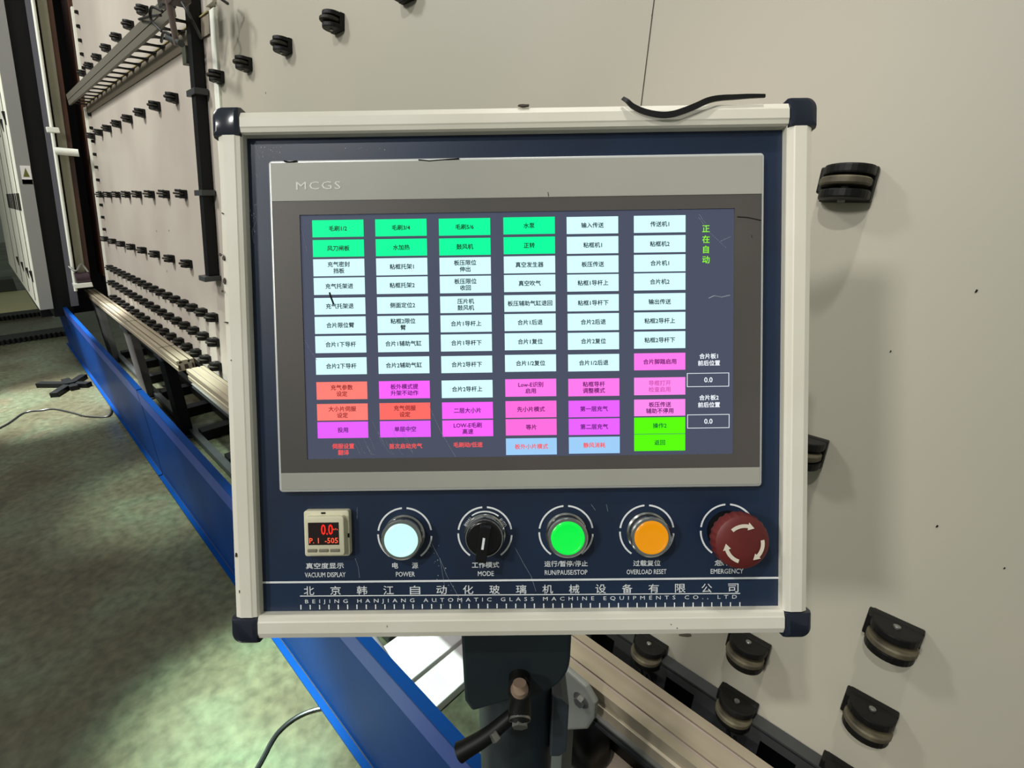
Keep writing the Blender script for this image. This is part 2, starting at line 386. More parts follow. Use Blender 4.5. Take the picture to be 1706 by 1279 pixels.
far_rail = alu_rail(-8.0, -3.925, 'far aluminium conveyor rail with two slots, ending in an open profile end')
near_rail = alu_rail(-3.69, .75, 'near aluminium conveyor rail with two slots passing behind the console post')
# lower grey channel under near rail
ch = near_rail; co = ch.location.copy()
def CW(*p): return W(*p)-co
mb = MB(); yz_prism(mb, [(.722, .325), (.80, .325), (.80, .344), (.722, .344)], -3.6, .75, CW); mb.build('channel_web', m_dgrey, ch)
mb = MB(); yz_prism(mb, [(.712, .325), (.722, .325), (.722, .344), (.712, .344)], -3.6, .75, CW); mb.build('channel_web', m_dgrey, ch)
mb = MB(); yz_prism(mb, [(.706, .340), (.722, .340), (.722, .345), (.706, .345)], -3.6, .75, CW); mb.build('channel_flange', m_grey, ch)
mb = MB(); yz_prism(mb, [(.706, .315), (.76, .315), (.76, .325), (.706, .325)], -3.6, .75, CW); mb.build('channel_flange', m_dgrey, ch)

# legs
def leg(par, x, y, wx, wy, ztop, m, label):
    p = W(x, y, 0)-par.location; zt = CH+(ztop-CH)*K; fz = -par.location.z
    o = MB().box(p.x-wx/2, p.x+wx/2, p.y-wy/2, p.y+wy/2, fz+.012, fz+zt).build('leg', m, par, bevel=.004); o['label'] = label
    MB().box(p.x-wx/2-.03, p.x+wx/2+.03, p.y-wy/2-.03, p.y+wy/2+.03, fz, fz+.012).build('foot_plate', m_dgrey, o)
    MB().box(p.x-wx/2-.012, p.x+wx/2+.012, p.y-wy/2-.012, p.y+wy/2+.012, fz+zt-.05, fz+zt).build('head_plate', m_dgrey, o, bevel=.003)
leg(far_rail, -7.65, .77, .30, .05, .345, m_grey, 'grey steel leg')
leg(far_rail, -5.9, .77, .26, .05, .345, mat('taupe_grey_leg', (92, 88, 84), .5), 'grey steel leg')
leg(far_rail, -4.62, .78, .16, .06, .345, m_blackmetal, 'near-black leg')
leg(near_rail, -.535, .745, .05, .04, .315, mat('light_grey_paint', (128, 130, 124), .5), 'light grey leg')
br = near_rail; BT = Matrix.Translation(W(-.445, .695, .39)-near_rail.location)
lg = MATS['light_grey_paint']
pl = [(-.055, -.11), (-.015, -.10), (.03, -.05), (.042, -.01), (.042, .03), (.02, .052), (-.03, .056), (-.055, .04)]
MB().prism([(z, x) for x, z in pl], -.012, 0, 'y', M=BT).build('bracket_plate', lg, br, bevel=.004)
MB().cyl((.012, -.012, .012), (.012, -.022, .012), .010, n=6).cyl((.012, -.012, .012), (.012, -.014, .012), .016, n=20).build('bracket_bolt', m_pin, br, M=BT)

# drive rail under the board
dr = empty('drive_rail', W(-1.5, .9, .3), 'dark steel drive rail with square openings below the near board', 'rail'); do = dr.location.copy()
def DW(x, z, off): return on_wall(x, z, off)-do
def face(mb, x0, x1, z0, z1, off, mi=0, th=.006):
    a = DW(x0, z0, off); b = DW(x1, z1, off)
    mb.add([(a.x, a.y, a.z), (b.x, a.y, a.z), (b.x, b.y, b.z), (a.x, b.y, b.z), (a.x, a.y+th, a.z), (b.x, a.y+th, a.z), (b.x, b.y+th, b.z), (a.x, b.y+th, b.z)],
           [(0, 1, 2, 3), (5, 4, 7, 6), (4, 5, 1, 0), (3, 2, 6, 7), (1, 5, 6, 2), (4, 0, 3, 7)], mi)
xs = [-3.2+.217*i+.10 for i in range(18)]
mb = MB(); face(mb, -3.26, .75, .405, .43, .03); mb2 = mb; face(mb2, -3.26, .75, .20, .29, .03)
px = -3.26
for x in xs:
    face(mb, px, x-.035, .29, .405, .03); px = x+.035
face(mb, px, .75, .29, .405, .03)
mb.build('front_sheet', m_dgrey, dr)
mb = MB(); face(mb, -3.26, .75, .426, .434, .03, th=.022); mb.build('top_flange', m_dgrey, dr)
mb = MB(); face(mb, -3.26, .75, .20, .42, .004); mb.build('inner_sheet', m_blackmetal, dr)
for x in xs:
    p = DW(x-.016, .325, .022); MB().cyl((p.x, p.y, p.z), (p.x, p.y-.012, p.z), .0065, n=10).build('bolt', m_pin, dr)
for x in (-.37, -.157, .05):
    q = [on_wall(x+.0, .40, .05), on_wall(x+.02, .36, .055), on_wall(x+.05, .30, .045), on_wall(x+.09, .24, .04)]
    o = MB().tube(catmull(q, 6), .0028, n=6).tube(catmull([p+Vector((.012, 0, -.004)) for p in q], 6), .0022, n=6).build('drive_belt', m_cable, smooth=True)
    tag(o, f'thin dark round belt hanging below the {"left" if x<-.3 else "middle" if x<0 else "right"} pale-wheeled roller', 'belt', 'round belts under the rollers')

# far drive rail and shafts under the far board
dr2 = empty('drive_rail', W(-5.5, .9, .3), 'black drive rail with rods under the far board behind the rail', 'rail'); do = dr2.location.copy()
mb = MB(); face(mb, -7.5, -3.33, .18, .33, .03); mb.build('front_sheet', m_blackmetal, dr2)
mb = MB(); face(mb, -7.5, -3.33, .325, .335, .03, th=.03); mb.build('top_flange', m_black, dr2)
for i in range(19):
    p = DW(-3.55-.2185*i, .30, .0); MB().cyl((p.x, p.y-.045, p.z), (p.x, p.y, p.z), .026, n=12).build('drive_wheel', m_black, dr2, smooth=True)

# bars added below the boards in place of roller shadow on the floor
bf = empty('shadow_bars', (-3.2, .75, 0), 'dark floor grating of bars under the boards', 'stripes')
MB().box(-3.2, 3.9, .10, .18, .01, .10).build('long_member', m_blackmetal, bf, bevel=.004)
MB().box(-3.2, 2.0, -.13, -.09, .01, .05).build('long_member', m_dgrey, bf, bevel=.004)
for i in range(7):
    x = -2.8+i*.5; MB().box(x, x+.09, -.09, .10, .01, .07).build('shadow_bar', m_blackmetal, bf, bevel=.003)
# pale machine feet boards below the console
for i, (xa, xb) in enumerate([(-1.19, -1.015), (-1.0, -.885)]):
    o = MB().box(xa, xb, .50, .98, 0, .035).build('base_board', m_white, bevel=.004)
    tag(o, ['wide white base board on the floor behind the blue skirt', 'narrow white base board next to the wide one, nearer the post'][i], 'board', 'white base boards on the floor')
for i, (xa, xb) in enumerate([(-.62, -.46), (-.45, -.22)]):
    o = MB().box(xa, xb, .68, .95, 0, .03+.004*i).build('pale_plank', m_wood, bevel=.003)
    tag(o, ['pale wooden plank on the floor right of the post', 'peach coloured plank under the dark grey channel'][i], 'plank', 'pale planks on the floor')
# black bundle behind the post
def blob(name, c, s, m, label, cat, seed=1, amp=.12):
    bm = bmesh.new(); bmesh.ops.create_icosphere(bm, subdivisions=4, radius=1)
    rnd = random.Random(seed); ph = [rnd.uniform(0, 6) for _ in range(6)]
    for v in bm.verts:
        d = 1+amp*math.sin(3*v.co.x+ph[0])*math.cos(4*v.co.y+ph[1])+amp*.6*math.sin(6*v.co.z+ph[2]+2*v.co.x)
        z = v.co.z*d
        v.co = Vector((v.co.x*d*s[0], v.co.y*d*s[1], max(z, -.6)*s[2]+.6*s[2]))
    me = bpy.data.meshes.new(name); bm.to_mesh(me); bm.free(); me.materials.append(m)
    for p in me.polygons: p.use_smooth = True
    o = link(name, me); o.location = c; return tag(o, label, cat)
blob('black_bag', (-.475, .78, .031), (.07, .07, .10), m_black, 'black rounded bag slumped on the floor behind the post', 'bag', 4)

# ------------------------------------------------------------------ blue skirt beam along the aisle
def blue_beam(x0, x1, label, d=0):
    r = empty('blue_skirt', ((x0+x1)/2, .37, 0), label, 'beam', 'blue steel skirts along the aisle'); o = r.location.copy()
    def f(x, y, z): return Vector((x, y, z))-o
    def sec(name, pts, m, bevel=0):
        mb = MB(); yz_prism(mb, pts, x0, x1, f); return mb.build(name, m, r, bevel=bevel)
    sec('web', [(.358, .035), (.364, .035), (.364, .545+d), (.358, .545+d)], m_blue)
    sec('bottom_flange', [(.338, .03), (.364, .03), (.364, .037), (.338, .037)], m_blue)
    sec('groove', [(.3572, .037), (.359, .037), (.359, .043), (.3572, .043)], m_slot)
    sec('top_lip', [(.355, .472+d), (.358, .472+d), (.364, .545+d), (.3545, .545+d)], mat('blue_lip_reflection', (40, 62, 128), .4, spec=.3))  # lighter blue puts the chamfer's reflection into the lip colour
    sec('top_flange', [(.3545, .545+d), (.380, .545+d), (.380, .550+d), (.3545, .550+d)], m_blue)
    for xx_ in [x0+.12, x1-.3]:
        MB().box(xx_-o.x, xx_+.05-o.x, -.008, .03, 0, .03).build('foot', m_blackmetal, r)
    return r
blue_beam(-3.055, .9, 'near blue steel skirt running along the floor under the console')
blue_beam(-6.9, -3.07, 'far blue steel skirt beyond the upright seam')
fd = MB().tube(catmull([(-1.15, .47, .30), (-1.02, .46, .33), (-.85, .445, .30), (-.68, .43, .27), (-.5, .42, .22)], 8), .022, n=14).build('flexible_duct', mat('grey_duct', (150, 144, 150), .5, bump=.5, bscale=90), smooth=True)
tag(fd, 'rough grey flexible duct lying along the back of the blue skirt', 'duct')
# ------------------------------------------------------------------ cables on the floor
c1 = [(-4.2, -1.2, .005), (-4.45, -.55, .005), (-4.66, -.254, .005), (-4.879, -.12, .005), (-4.85, -.03, .005), (-4.81, .044, .005), (-4.62, .13, .005), (-4.47, .189, .005), (-4.35, .30, .005), (-4.5, .345, .02)]
tag(MB().tube(catmull(c1, 8), .0065, n=8).build('floor_cable', m_cable, smooth=True), 'black cable curving over the floor at the far left to the skirt', 'cable')
c2 = [(-.95, -.2, .006), (-1.05, .02, .006), (-1.13, .145, .006), (-1.185, .226, .006), (-1.178, .315, .006), (-1.1, .42, .006), (-.95, .60, .006)]
tag(MB().tube(catmull(c2, 8), .006, n=8).build('floor_cable', m_cable, smooth=True), 'black cable passing under the blue skirt at the bottom edge', 'cable')
# cross foot on the floor
xf = empty('cross_foot', (-5.33, .20, 0), 'black cross-shaped steel foot on the floor beside the far skirt', 'stand foot')
for a, l0, l1 in ((.75, -.34, .20), (-.55, -.26, .30), (.1, -.20, .16)):
    M_ = Matrix.Rotation(a, 4, 'Z'); MB().box(l0, l1, -.035, .035, 0, .05, M=M_ @ Matrix.Scale(.8, 4)).build('foot_arm', m_blackmetal, xf, bevel=.004)
MB().cyl((0, 0, 0), (0, 0, .05), .05).build('hub', m_blackmetal, xf, smooth=True)
# toothed tracks crossing the aisle
for i, (x, y0, y1, lab) in enumerate([(-9.1, -1.0, .40, 'black toothed floor track at far left, the one further away'), (-7.55, -1.0, .44, 'black toothed floor track at far left, the nearer one')]):
    t = empty('toothed_track', (x, (y0+y1)/2, 0), lab, 'track', 'toothed floor tracks'); o = t.location.copy()
    MB().box(-.22, .05, y0-o.y, y1-o.y, 0, .05).build('track_base', m_blackmetal, t)
    n = 34
    for k in range(n):
        y = y0+(y1-y0)*(k+.5)/n-o.y; MB().box(.05, .095, y-.011, y+.011, .0, .05).build('tooth', m_black, t)
pf = empty('aisle_platform', (-10.4, -.3, 0), 'dark green low platform edge at the far left', 'platform')
MB().box(-1.7, -1.3, -1.3, .5, 0, .22).build('step', mat('dark_green_paint', (44, 52, 40), .5), pf, bevel=.01)
MB().box(-1.3, 1.0, -1.3, .6, 0, .015).build('mat_sheet', mat('yellowish_sheet', (168, 164, 120), .5), pf)

# ------------------------------------------------------------------ press machine at the far end
pm = empty('press_machine', W(-7.9, .6, .35), 'tall leaning press with pale cabinet, black gap and rust columns at far left', 'machine'); po = pm.location.copy()
def PW(x, y, z): return W(x, y, z)-po
def lean_bar(name, x0, x1, y0, y1, m, z0=.35, z1=4.8, bevel=0):
    """y0,y1 given at z=.35"""
    mb = MB(); d0, d1 = TAN*(z0-.35), TAN*(z1-.35)
    yz_prism(mb, [(y0+d0, z0), (y1+d0, z0), (y1+d1, z1), (y0+d1, z1)], x0, x1, PW)
    return mb.build(name, m, pm, bevel=bevel)
lean_bar('front_cabinet', -13.5, -7.62, .26, .30, m_pale, .30)
lean_bar('end_panel', -7.62, -7.6, .262, .375, mat('grey_panel', (142, 142, 138), .4), .30)
lean_bar('dark_gap', -8.4, -8.3, .30, .98, m_blackmetal, .1)
lean_bar('gap_lining', -8.3, -7.62, .375, .55, m_blackmetal, .2)
lean_bar('slate_column', -8.2, -7.6, .53, .60, mat('bluish_grey', (92, 92, 100), .45), .30)
lean_bar('beige_column', -8.0, -7.62, .625, .70, mat('beige_grey_paint', (140, 138, 116), .5), .62)
lean_bar('rust_column', -8.1, -7.63, .70, .745, m_orange, .62)
lean_bar('rust_column', -8.1, -7.62, .875, .905, m_orange, .6)
lean_bar('grey_column', -8.1, -7.60, .905, .965, mat('brown_grey', (98, 92, 88), .5), .5)
mb = MB(); mb.cyl(PW(-7.58, .605, .47), PW(-7.58, .605+TAN*4.3, 4.77), .013, n=10); mb.build('air_pipe', m_strip, pm, smooth=True)
mb = MB(); q = PW(-7.5, .615+TAN*1.6, 2.15); mb.box(q.x-.03, q.x+.03, q.y-.04, q.y+.04, q.z-.02, q.z+.02); mb.build('pipe_clamp', m_strip, pm, bevel=.004)
q = PW(-7.5, .62+TAN*1.5, 1.95); MB().cyl((q.x, q.y-.02, q.z), (q.x+.02, q.y+.13, q.z-.01), .03, n=14).build('white_sleeve', m_strip, pm, smooth=True)
q = PW(-7.55, .66, .55); MB().box(q.x-.06, q.x+.06, q.y-.05, q.y+.08, q.z-.03, q.z+.01).build('pump_shelf', m_strip, pm, bevel=.004)
MB().cyl((q.x, q.y-.02, q.z+.05), (q.x, q.y+.08, q.z+.05), .05, n=16).build('pump_body', mat('maroon_pump', (62, 44, 52), .4), pm, smooth=True)
MB().tube(catmull([(q.x, q.y-.04, q.z+.16), (q.x+.03, q.y, q.z+.12), (q.x, q.y+.05, q.z+.17), (q.x+.02, q.y+.08, q.z+.10)], 6), .009, n=8).build('pump_hose', m_pin, pm, smooth=True)
# latches and rib lines on the pale cabinet
for z in (2.25, .62):
    for x in (-7.9, -8.5, -9.3, -10.2):
        q = PW(x, .26+TAN*(z-.35)-.012, z+(.02 if x > -8 else 0)); MB().box(q.x-.03, q.x+.03, q.y, q.y+.02, q.z-.05, q.z+.05).build('latch', m_black, pm, bevel=.003)
for x in (-8.05, -8.9, -10.0, -11.2):
    mb = MB(); yz_prism(mb, [(.256, .35), (.26, .35), (.26+TAN*4.3, 4.65), (.256+TAN*4.3, 4.65)], x-.02, x+.02, PW); mb.build('door_seam', m_slot, pm)
for i in range(9):
    x = -7.85-.28*i; mb = MB(); yz_prism(mb, [(.252+TAN*1.0, 1.35), (.259+TAN*1.0, 1.35), (.259+TAN*1.18, 1.53), (.252+TAN*1.18, 1.53)], x-.03, x+.03, PW); mb.build('vent_slot', m_black, pm)
# warning sticker on end panel
q = PW(-7.598, .265, .0); zc = 1.85
def PE(y, z): return PW(-7.597, y+TAN*(z-.35), z)
def quadp(name, y0, y1, z0, z1, m):
    v = [PE(y0, z0), PE(y1, z0), PE(y1, z1), PE(y0, z1)]; t = Vector((.002, 0, 0))
    MB().add(v+[p-t for p in v], [(0, 1, 2, 3), (7, 6, 5, 4), (0, 4, 5, 1), (1, 5, 6, 2), (2, 6, 7, 3), (3, 7, 4, 0)]).build(name, m, pm)
quadp('warning_sticker', .29, .37, 1.62, 1.80, m_white)
quadp('warning_band', .29, .37, 1.62, 1.665, mat('warning_yellow', (190, 170, 50), .5))
v = [PE(.305, 1.69)+Vector((.001, 0, 0)), PE(.355, 1.69)+Vector((.001, 0, 0)), PE(.33, 1.78)+Vector((.001, 0, 0))]
MB().add(v, [(0, 1, 2)]).build('warning_triangle', mat('olive_print', (96, 100, 30), .5), pm)
# machine further back at the left edge
gm = empty('green_machine', (-13.6, -.45, 0), 'green machine with pale cylinder seen past the press at left edge', 'machine')
MB().box(-.8, .4, -.9, .25, .75, 1.6).build('body', m_green, gm, bevel=.02)
MB().box(-.6, .3, -.8, .3, 0, .75).build('base', m_white, gm, bevel=.02)
MB().cyl((.42, .1, .95), (.42, .1, 1.35), .09, n=20).build('tank', mat('teal_tank', (70, 130, 112), .3), gm, smooth=True)

# ================================================================== operator console
D = .386
rc = nv((1, -.0135, -.0055)); dc = Vector((.0108, 1, .0415)); dc = nv(dc-rc*dc.dot(rc)); nc = rc.cross(dc)   # nc points away from the eye
Oc = Vector((870-CX, 620-CY, F))*(D/F)
def P(px, py, w=0.0):
    """a surveyed point of the console face -> metres along its width (u) and height (v), at height w above the blue plate"""
    r = Vector((px-CX, py-CY, F)); o = Oc-nc*w; t = o.dot(nc)/r.dot(nc); q = r*t-Oc
    return (q.dot(rc), -q.dot(dc))
MP = Matrix.Identity(4); ru = R @ rc; rv = R @ (-dc); rw = R @ (-nc); ow = R @ Oc+CAM
for i in range(3): MP[i][0] = ru[i]; MP[i][1] = rv[i]; MP[i][2] = rw[i]; MP[i][3] = ow[i]
PX0, PY0 = -.255, .272
con = empty('operator_console', (PX0, PY0, 0), 'navy touch-screen control console in a cream frame on a slate post', 'control panel')
ML = Matrix.Translation((-PX0, -PY0, 0)) @ MP          # panel space -> console space
def part(mb, name, m, parent=con, **k): return mb.build(name, m, parent, M=(ML if parent is con else Matrix.Identity(4)), **k)
def rr_pts(u0, u1, v0, v1, rad, n=5):
    r = rad if isinstance(rad, (list, tuple)) else [rad]*4        # BL BR TR TL
    out = []
    for (cx, cy, rr, a0) in ((u0+r[0], v0+r[0], r[0], math.pi), (u1-r[1], v0+r[1], r[1], 1.5*math.pi), (u1-r[2], v1-r[2], r[2], 0), (u0+r[3], v1-r[3], r[3], .5*math.pi)):
        if rr <= 0: out.append((cx, cy)); continue
        for k in range(n+1): t = a0+.5*math.pi*k/n; out.append((cx+rr*math.cos(t), cy+rr*math.sin(t)))
    return out
def rrect(mb, u0, u1, v0, v1, rad, w0, w1, ch=0, mi=0, n=5):
    if ch:
        outer = rr_pts(u0, u1, v0, v1, rad, n); r2 = [max(x-ch, .0002) if x else 0 for x in (rad if isinstance(rad, (list, tuple)) else [rad]*4)]
        mid = rr_pts(u0+ch*.3, u1-ch*.3, v0+ch*.3, v1-ch*.3, [max(x-ch*.3, .0002) if x else 0 for x in (rad if isinstance(rad, (list, tuple)) else [rad]*4)], n)
        inner = rr_pts(u0+ch, u1-ch, v0+ch, v1-ch, r2, n)
        mb.loft([[(a, b, w0) for a, b in outer], [(a, b, w1-ch) for a, b in outer], [(a, b, w1-ch*.3) for a, b in mid], [(a, b, w1) for a, b in inner]], mi)
    else: mb.prism(rr_pts(u0, u1, v0, v1, rad, n), w0, w1, 'z', mi)
    return mb
WF = .009
def avg(*p): return sum(p)/len(p)
oTL, oTR, oBR, oBL = P(354, 177, WF), P(1363, 162, WF), P(1351, 1062, WF), P(385, 1072, WF)
iTL, iTR, iBR, iBL = P(401, 220, WF), P(1315, 209, WF), P(1306, 1021, WF), P(429, 1025, WF)
OL, OR_, OT, OB = avg(oTL[0], oBL[0]), avg(oTR[0], oBR[0]), avg(oTL[1], oTR[1]), avg(oBL[1], oBR[1])
IL, IR, IT, IB = avg(iTL[0], iBL[0]), avg(iTR[0], iBR[0]), avg(iTL[1], iTR[1]), avg(iBL[1], iBR[1])
part(MB().box(OL+.006, OR_-.006, OB+.006, OT-.006, -.062, -.002), 'rear_housing', m_cream, bevel=.003)
part(MB().box(IL-.006, IR+.006, IB-.006, IT+.006, -.002, 0), 'front_plate', m_plate)['label'] = 'navy blue front plate'
BW = -.05
def bar(name, u0, u1, v0, v1, horiz, outer):
    """extrusion with rounded outer side and a small inner lip"""
    lo, hi = (v0, v1) if horiz else (u0, u1)
    if outer < 0:  # outer side at lo
        prof = [(lo, BW), (hi, BW), (hi, WF-.003), (hi-.0012, WF-.0012), (hi-.004, WF-.0005), (hi-.005, WF), (lo+.007, WF), (lo+.0025, WF-.002), (lo+.0005, WF-.006), (lo, WF-.012)]
    else:
        prof = [(hi, BW), (hi, WF-.012), (hi-.0005, WF-.006), (hi-.0025, WF-.002), (hi-.007, WF), (lo+.005, WF), (lo+.004, WF-.0005), (lo+.0012, WF-.0012), (lo, WF-.003), (lo, BW)]
    if horiz: v = [[(u0, a, b) for a, b in prof], [(u1, a, b) for a, b in prof]]
    else: v = [[(a, v0, b) for a, b in prof], [(a, v1, b) for a, b in prof]]
    return part(MB().loft(v), name, m_cream)
bar('frame_bar', IL-.0005, IR+.0005, IT, OT-.0012, True, 1)
bar('frame_bar', IL-.0005, IR+.0005, OB+.0008, IB, True, -1)
bar('frame_bar', OL+.0008, IL, IB-.0005, IT+.0005, False, -1)
bar('frame_bar', IR, OR_-.0008, IB-.0005, IT+.0005, False, 1)
rad = .009
for (u0, u1, v0, v1, r) in ((OL-.0006, IL-.0002, IT-.0022, OT+.0006, [0, 0, 0, rad]), (IR+.0002, OR_+.0006, IT-.0022, OT+.0006, [0, 0, rad, 0]), (OL-.0006, IL-.0002, OB-.0006, IB-.0003, [rad, 0, 0, 0]), (IR+.0002, OR_+.0006, OB-.0006, IB-.0003, [0, rad, 0, 0])):
    mb = MB(); rrect(mb, u0, u1, v0, v1, [x if x else .0008 for x in r], BW-.002, WF+.0012, ch=.004, n=7); part(mb, 'corner_cap', m_cap, smooth=True)

# text as thin mesh in panel space
_tc = {}
def text_geo(body, space=1.0, line=1.0):
    k = (body, space, line)
    if k in _tc: return _tc[k]
    c = bpy.data.curves.new('t', 'FONT'); c.body = body; c.size = 1; c.align_x = 'CENTER'; c.align_y = 'CENTER'
    c.space_character = space; c.space_line = line; c.resolution_u = 2
    o = bpy.data.objects.new('t', c); COL.objects.link(o)
    dg = bpy.context.evaluated_depsgraph_get(); me = bpy.data.meshes.new_from_object(o.evaluated_get(dg))
    vs = [v.co.copy() for v in me.vertices]; fs = [tuple(p.vertices) for p in me.polygons]
    bpy.data.objects.remove(o); bpy.data.curves.remove(c); bpy.data.meshes.remove(me)
    x0 = min(v.x for v in vs); x1 = max(v.x for v in vs); y0 = min(v.y for v in vs); y1 = max(v.y for v in vs)
    cx, cy = (x0+x1)/2, (y0+y1)/2
    vs = [(v.x-cx, v.y-cy) for v in vs]; _tc[k] = (vs, fs, x1-x0, y1-y0); return _tc[k]
def add_text(mb, body, u, v, w, em=None, width=None, height=None, mi=0, space=1.0, line=1.0, rot=0, bold=0):
    vs, fs, tw, th = text_geo(body, space, line)
    sx = width/tw if width else em; sy = height/th if height else (em if em else sx)
    if not width and height and not em: sx = sy
    c, s_ = math.cos(rot), math.sin(rot)
    for k, (dx, dy) in enumerate([(0, 0)]+([(bold, 0), (0, bold), (-bold, 0), (0, -bold)] if bold else [])):
        mb.add([(u+(x*sx+dx)*c-(y*sy+dy)*s_, v+(x*sx+dx)*s_+(y*sy+dy)*c, w+k*.00001) for x, y in vs], fs, mi)
    return mb
PXM = D/F    # one surveyed pixel in metres on the plate

# ------------------------------------------------------------------ touch screen
ts = MB(); wb = .0065
bTL, bTR, bBR, bBL = P(447, 262, wb), P(1275, 259, wb), P(1269, 811, wb), P(464, 820, wb)
bl, b_r, bt, bb = avg(bTL[0], bBL[0])-.0, avg(bTR[0], bBR[0]), avg(bTL[1], bTR[1]), avg(bBL[1], bBR[1])
rrect(ts, bl, b_r, bb, bt, .003, 0, wb-.003)
def ring_at(o_, w_): return [(a, b, w_) for a, b in rr_pts(bl+o_, b_r-o_, bb+o_, bt-o_, max(.003-o_, .0006))]
ts.loft([ring_at(0, 0), ring_at(0, wb-.0012), ring_at(.0005, wb-.0003), ring_at(.0012, wb), ring_at(.0022, wb), ring_at(.0024, wb-.003)], cap=False)
bez = part(ts, 'touch_screen', m_edge, smooth=True); bez['label'] = 'silver framed touch screen'
def sub(mb, name, m, parent, **k): return mb.build(name, m, parent, **k)
y_band = avg(P(447, 335, wb)[1], P(1275, 324, wb)[1]); y_low = avg(P(465, 786, wb)[1], P(1268, 780, wb)[1])
sub(MB().box(bl+.0022, b_r-.0022, y_band, bt-.0022, wb-.003, wb+.0006), 'upper_band', m_silver, bez, bevel=.0003)
sub(MB().box(bl+.0022, b_r-.0022, bb+.0022, y_low, wb-.003, wb+.0006), 'lower_band', m_silver, bez, bevel=.0003)
gTL, gTR, gBR, gBL = P(500, 354, wb), P(1224, 351, wb), P(1222, 755, wb), P(511, 766, wb)
gl, gr, gt, gb = avg(gTL[0], gBL[0]), avg(gTR[0], gBR[0]), avg(gTL[1], gTR[1]), avg(gBL[1], gBR[1])
mb = MB(); ws = wb-.0012
mb.box(bl+.0022, gl, y_low, y_band, wb-.003, wb+.0003); mb.box(gr, b_r-.0022, y_low, y_band, wb-.003, wb+.0003)
mb.box(gl, gr, gt, y_band, wb-.003, wb+.0003); mb.box(gl, gr, y_low, gb, wb-.003, wb+.0003)
sub(mb, 'dark_surround', m_dark, bez)
def emis(name, rgb, e=1.0, rough=.25): return mat('screen_'+name, rgb, rough, emit=e, spec=.25)
m_bg = mat('screen_background', (76, 82, 102), .22, emit=.8, spec=.5)
sub(MB().box(gl, gr, gb, gt, ws-.0018, ws), 'display', m_bg, bez)
e_green = emis('mint', (8, 245, 150)); e_cyan = emis('pale_cyan', (206, 246, 250)); e_sky = emis('sky', (150, 196, 236))
e_sal = emis('salmon', (255, 122, 112)); e_mag = emis('magenta', (240, 96, 246)); e_pink = emis('pink', (250, 116, 226)); e_hot = emis('hot_pink', (250, 104, 212)); e_vio = emis('violet', (222, 92, 250)); e_lime = emis('lime', (84, 248, 4)); e_red = emis('coral', (250, 104, 96))
e_white = emis('white', (236, 242, 246)); e_lt = emis('lime_text', (140, 240, 40)); e_rt = emis('red_text', (232, 84, 84))
t_dark = mat('screen_ink', (14, 26, 30), .4, spec=.2); t_pur = mat('screen_purple_ink', (110, 20, 120), .4, emit=.6); t_brn = mat('screen_brown_ink', (150, 40, 40), .4, emit=.7); t_grn = mat('screen_green_ink', (10, 120, 50), .4, emit=.7)
cap = [
 ['毛刷1/2', '风刀闸板', '充气密封\n挡板', '充气托架进', '充气托架退', '合片限位臂', '合片1下导杆', '合片2下导杆', '充气参数\n设定', '大小片伺服\n设定', '投用', '伺服设置\n翻译'],
 ['毛刷3/4', '水加热', '粘框托架1', '粘框托架2', '侧面定位2', '粘框2限位\n臂', '合片1辅助气缸', '合片2辅助气缸', '板外模式提\n升架不动作', '充气伺服\n设定', '单层中空', '首次启动充气'],
 ['毛刷5/6', '鼓风机', '板压限位\n伸出', '板压限位\n收回', '压片机\n鼓风机', '合片1导杆上', '合片1导杆下', '合片2导杆下', '合片2导杆上', '二层大小片', 'LOW-E毛刷\n高速', '毛刷动/低速'],
 ['水泵', '正转', '真空发生器', '真空吹气', '板压辅助气缸退回', '合片1后退', '合片1复位', '合片1/2复位', 'Low-E识别\n启用', '先小片模式', '等片', '板外小片模式'],
 ['输入传送', '粘框机1', '板压传送', '粘框1导杆上', '粘框1导杆下', '合片2后退', '合片2复位', '合片1/2后退', '粘框导杆\n调整模式', '第一层充气', '第二层充气', '静风消耗'],
 ['传送机1', '粘框机2', '合片机1', '合片机2', '输出传送', '粘框2导杆上', '粘框2导杆下', '合片脚踏启用', '导框打开\n检查启用', '板压传送\n辅助不停用', '操作2', '返回']]
rowtop = [367, 400, 432, 463, 496.5, 528, 560, 596, 636.5, 673, 703]; rowh = [27, 27, 27, 27, 26.5, 27, 27, 27, 28, 26.5, 26]
colx = [(520, 529), (625, 633), (731, 737), (838.5, 842.6), (944, 947.5), (1056, 1056.5)]; CWID = 86
tp = [(0, 0), (-1.5, .25), (-2.7, .5), (-4.8, .75), (-5.5, .9), (-7.4, 1)]
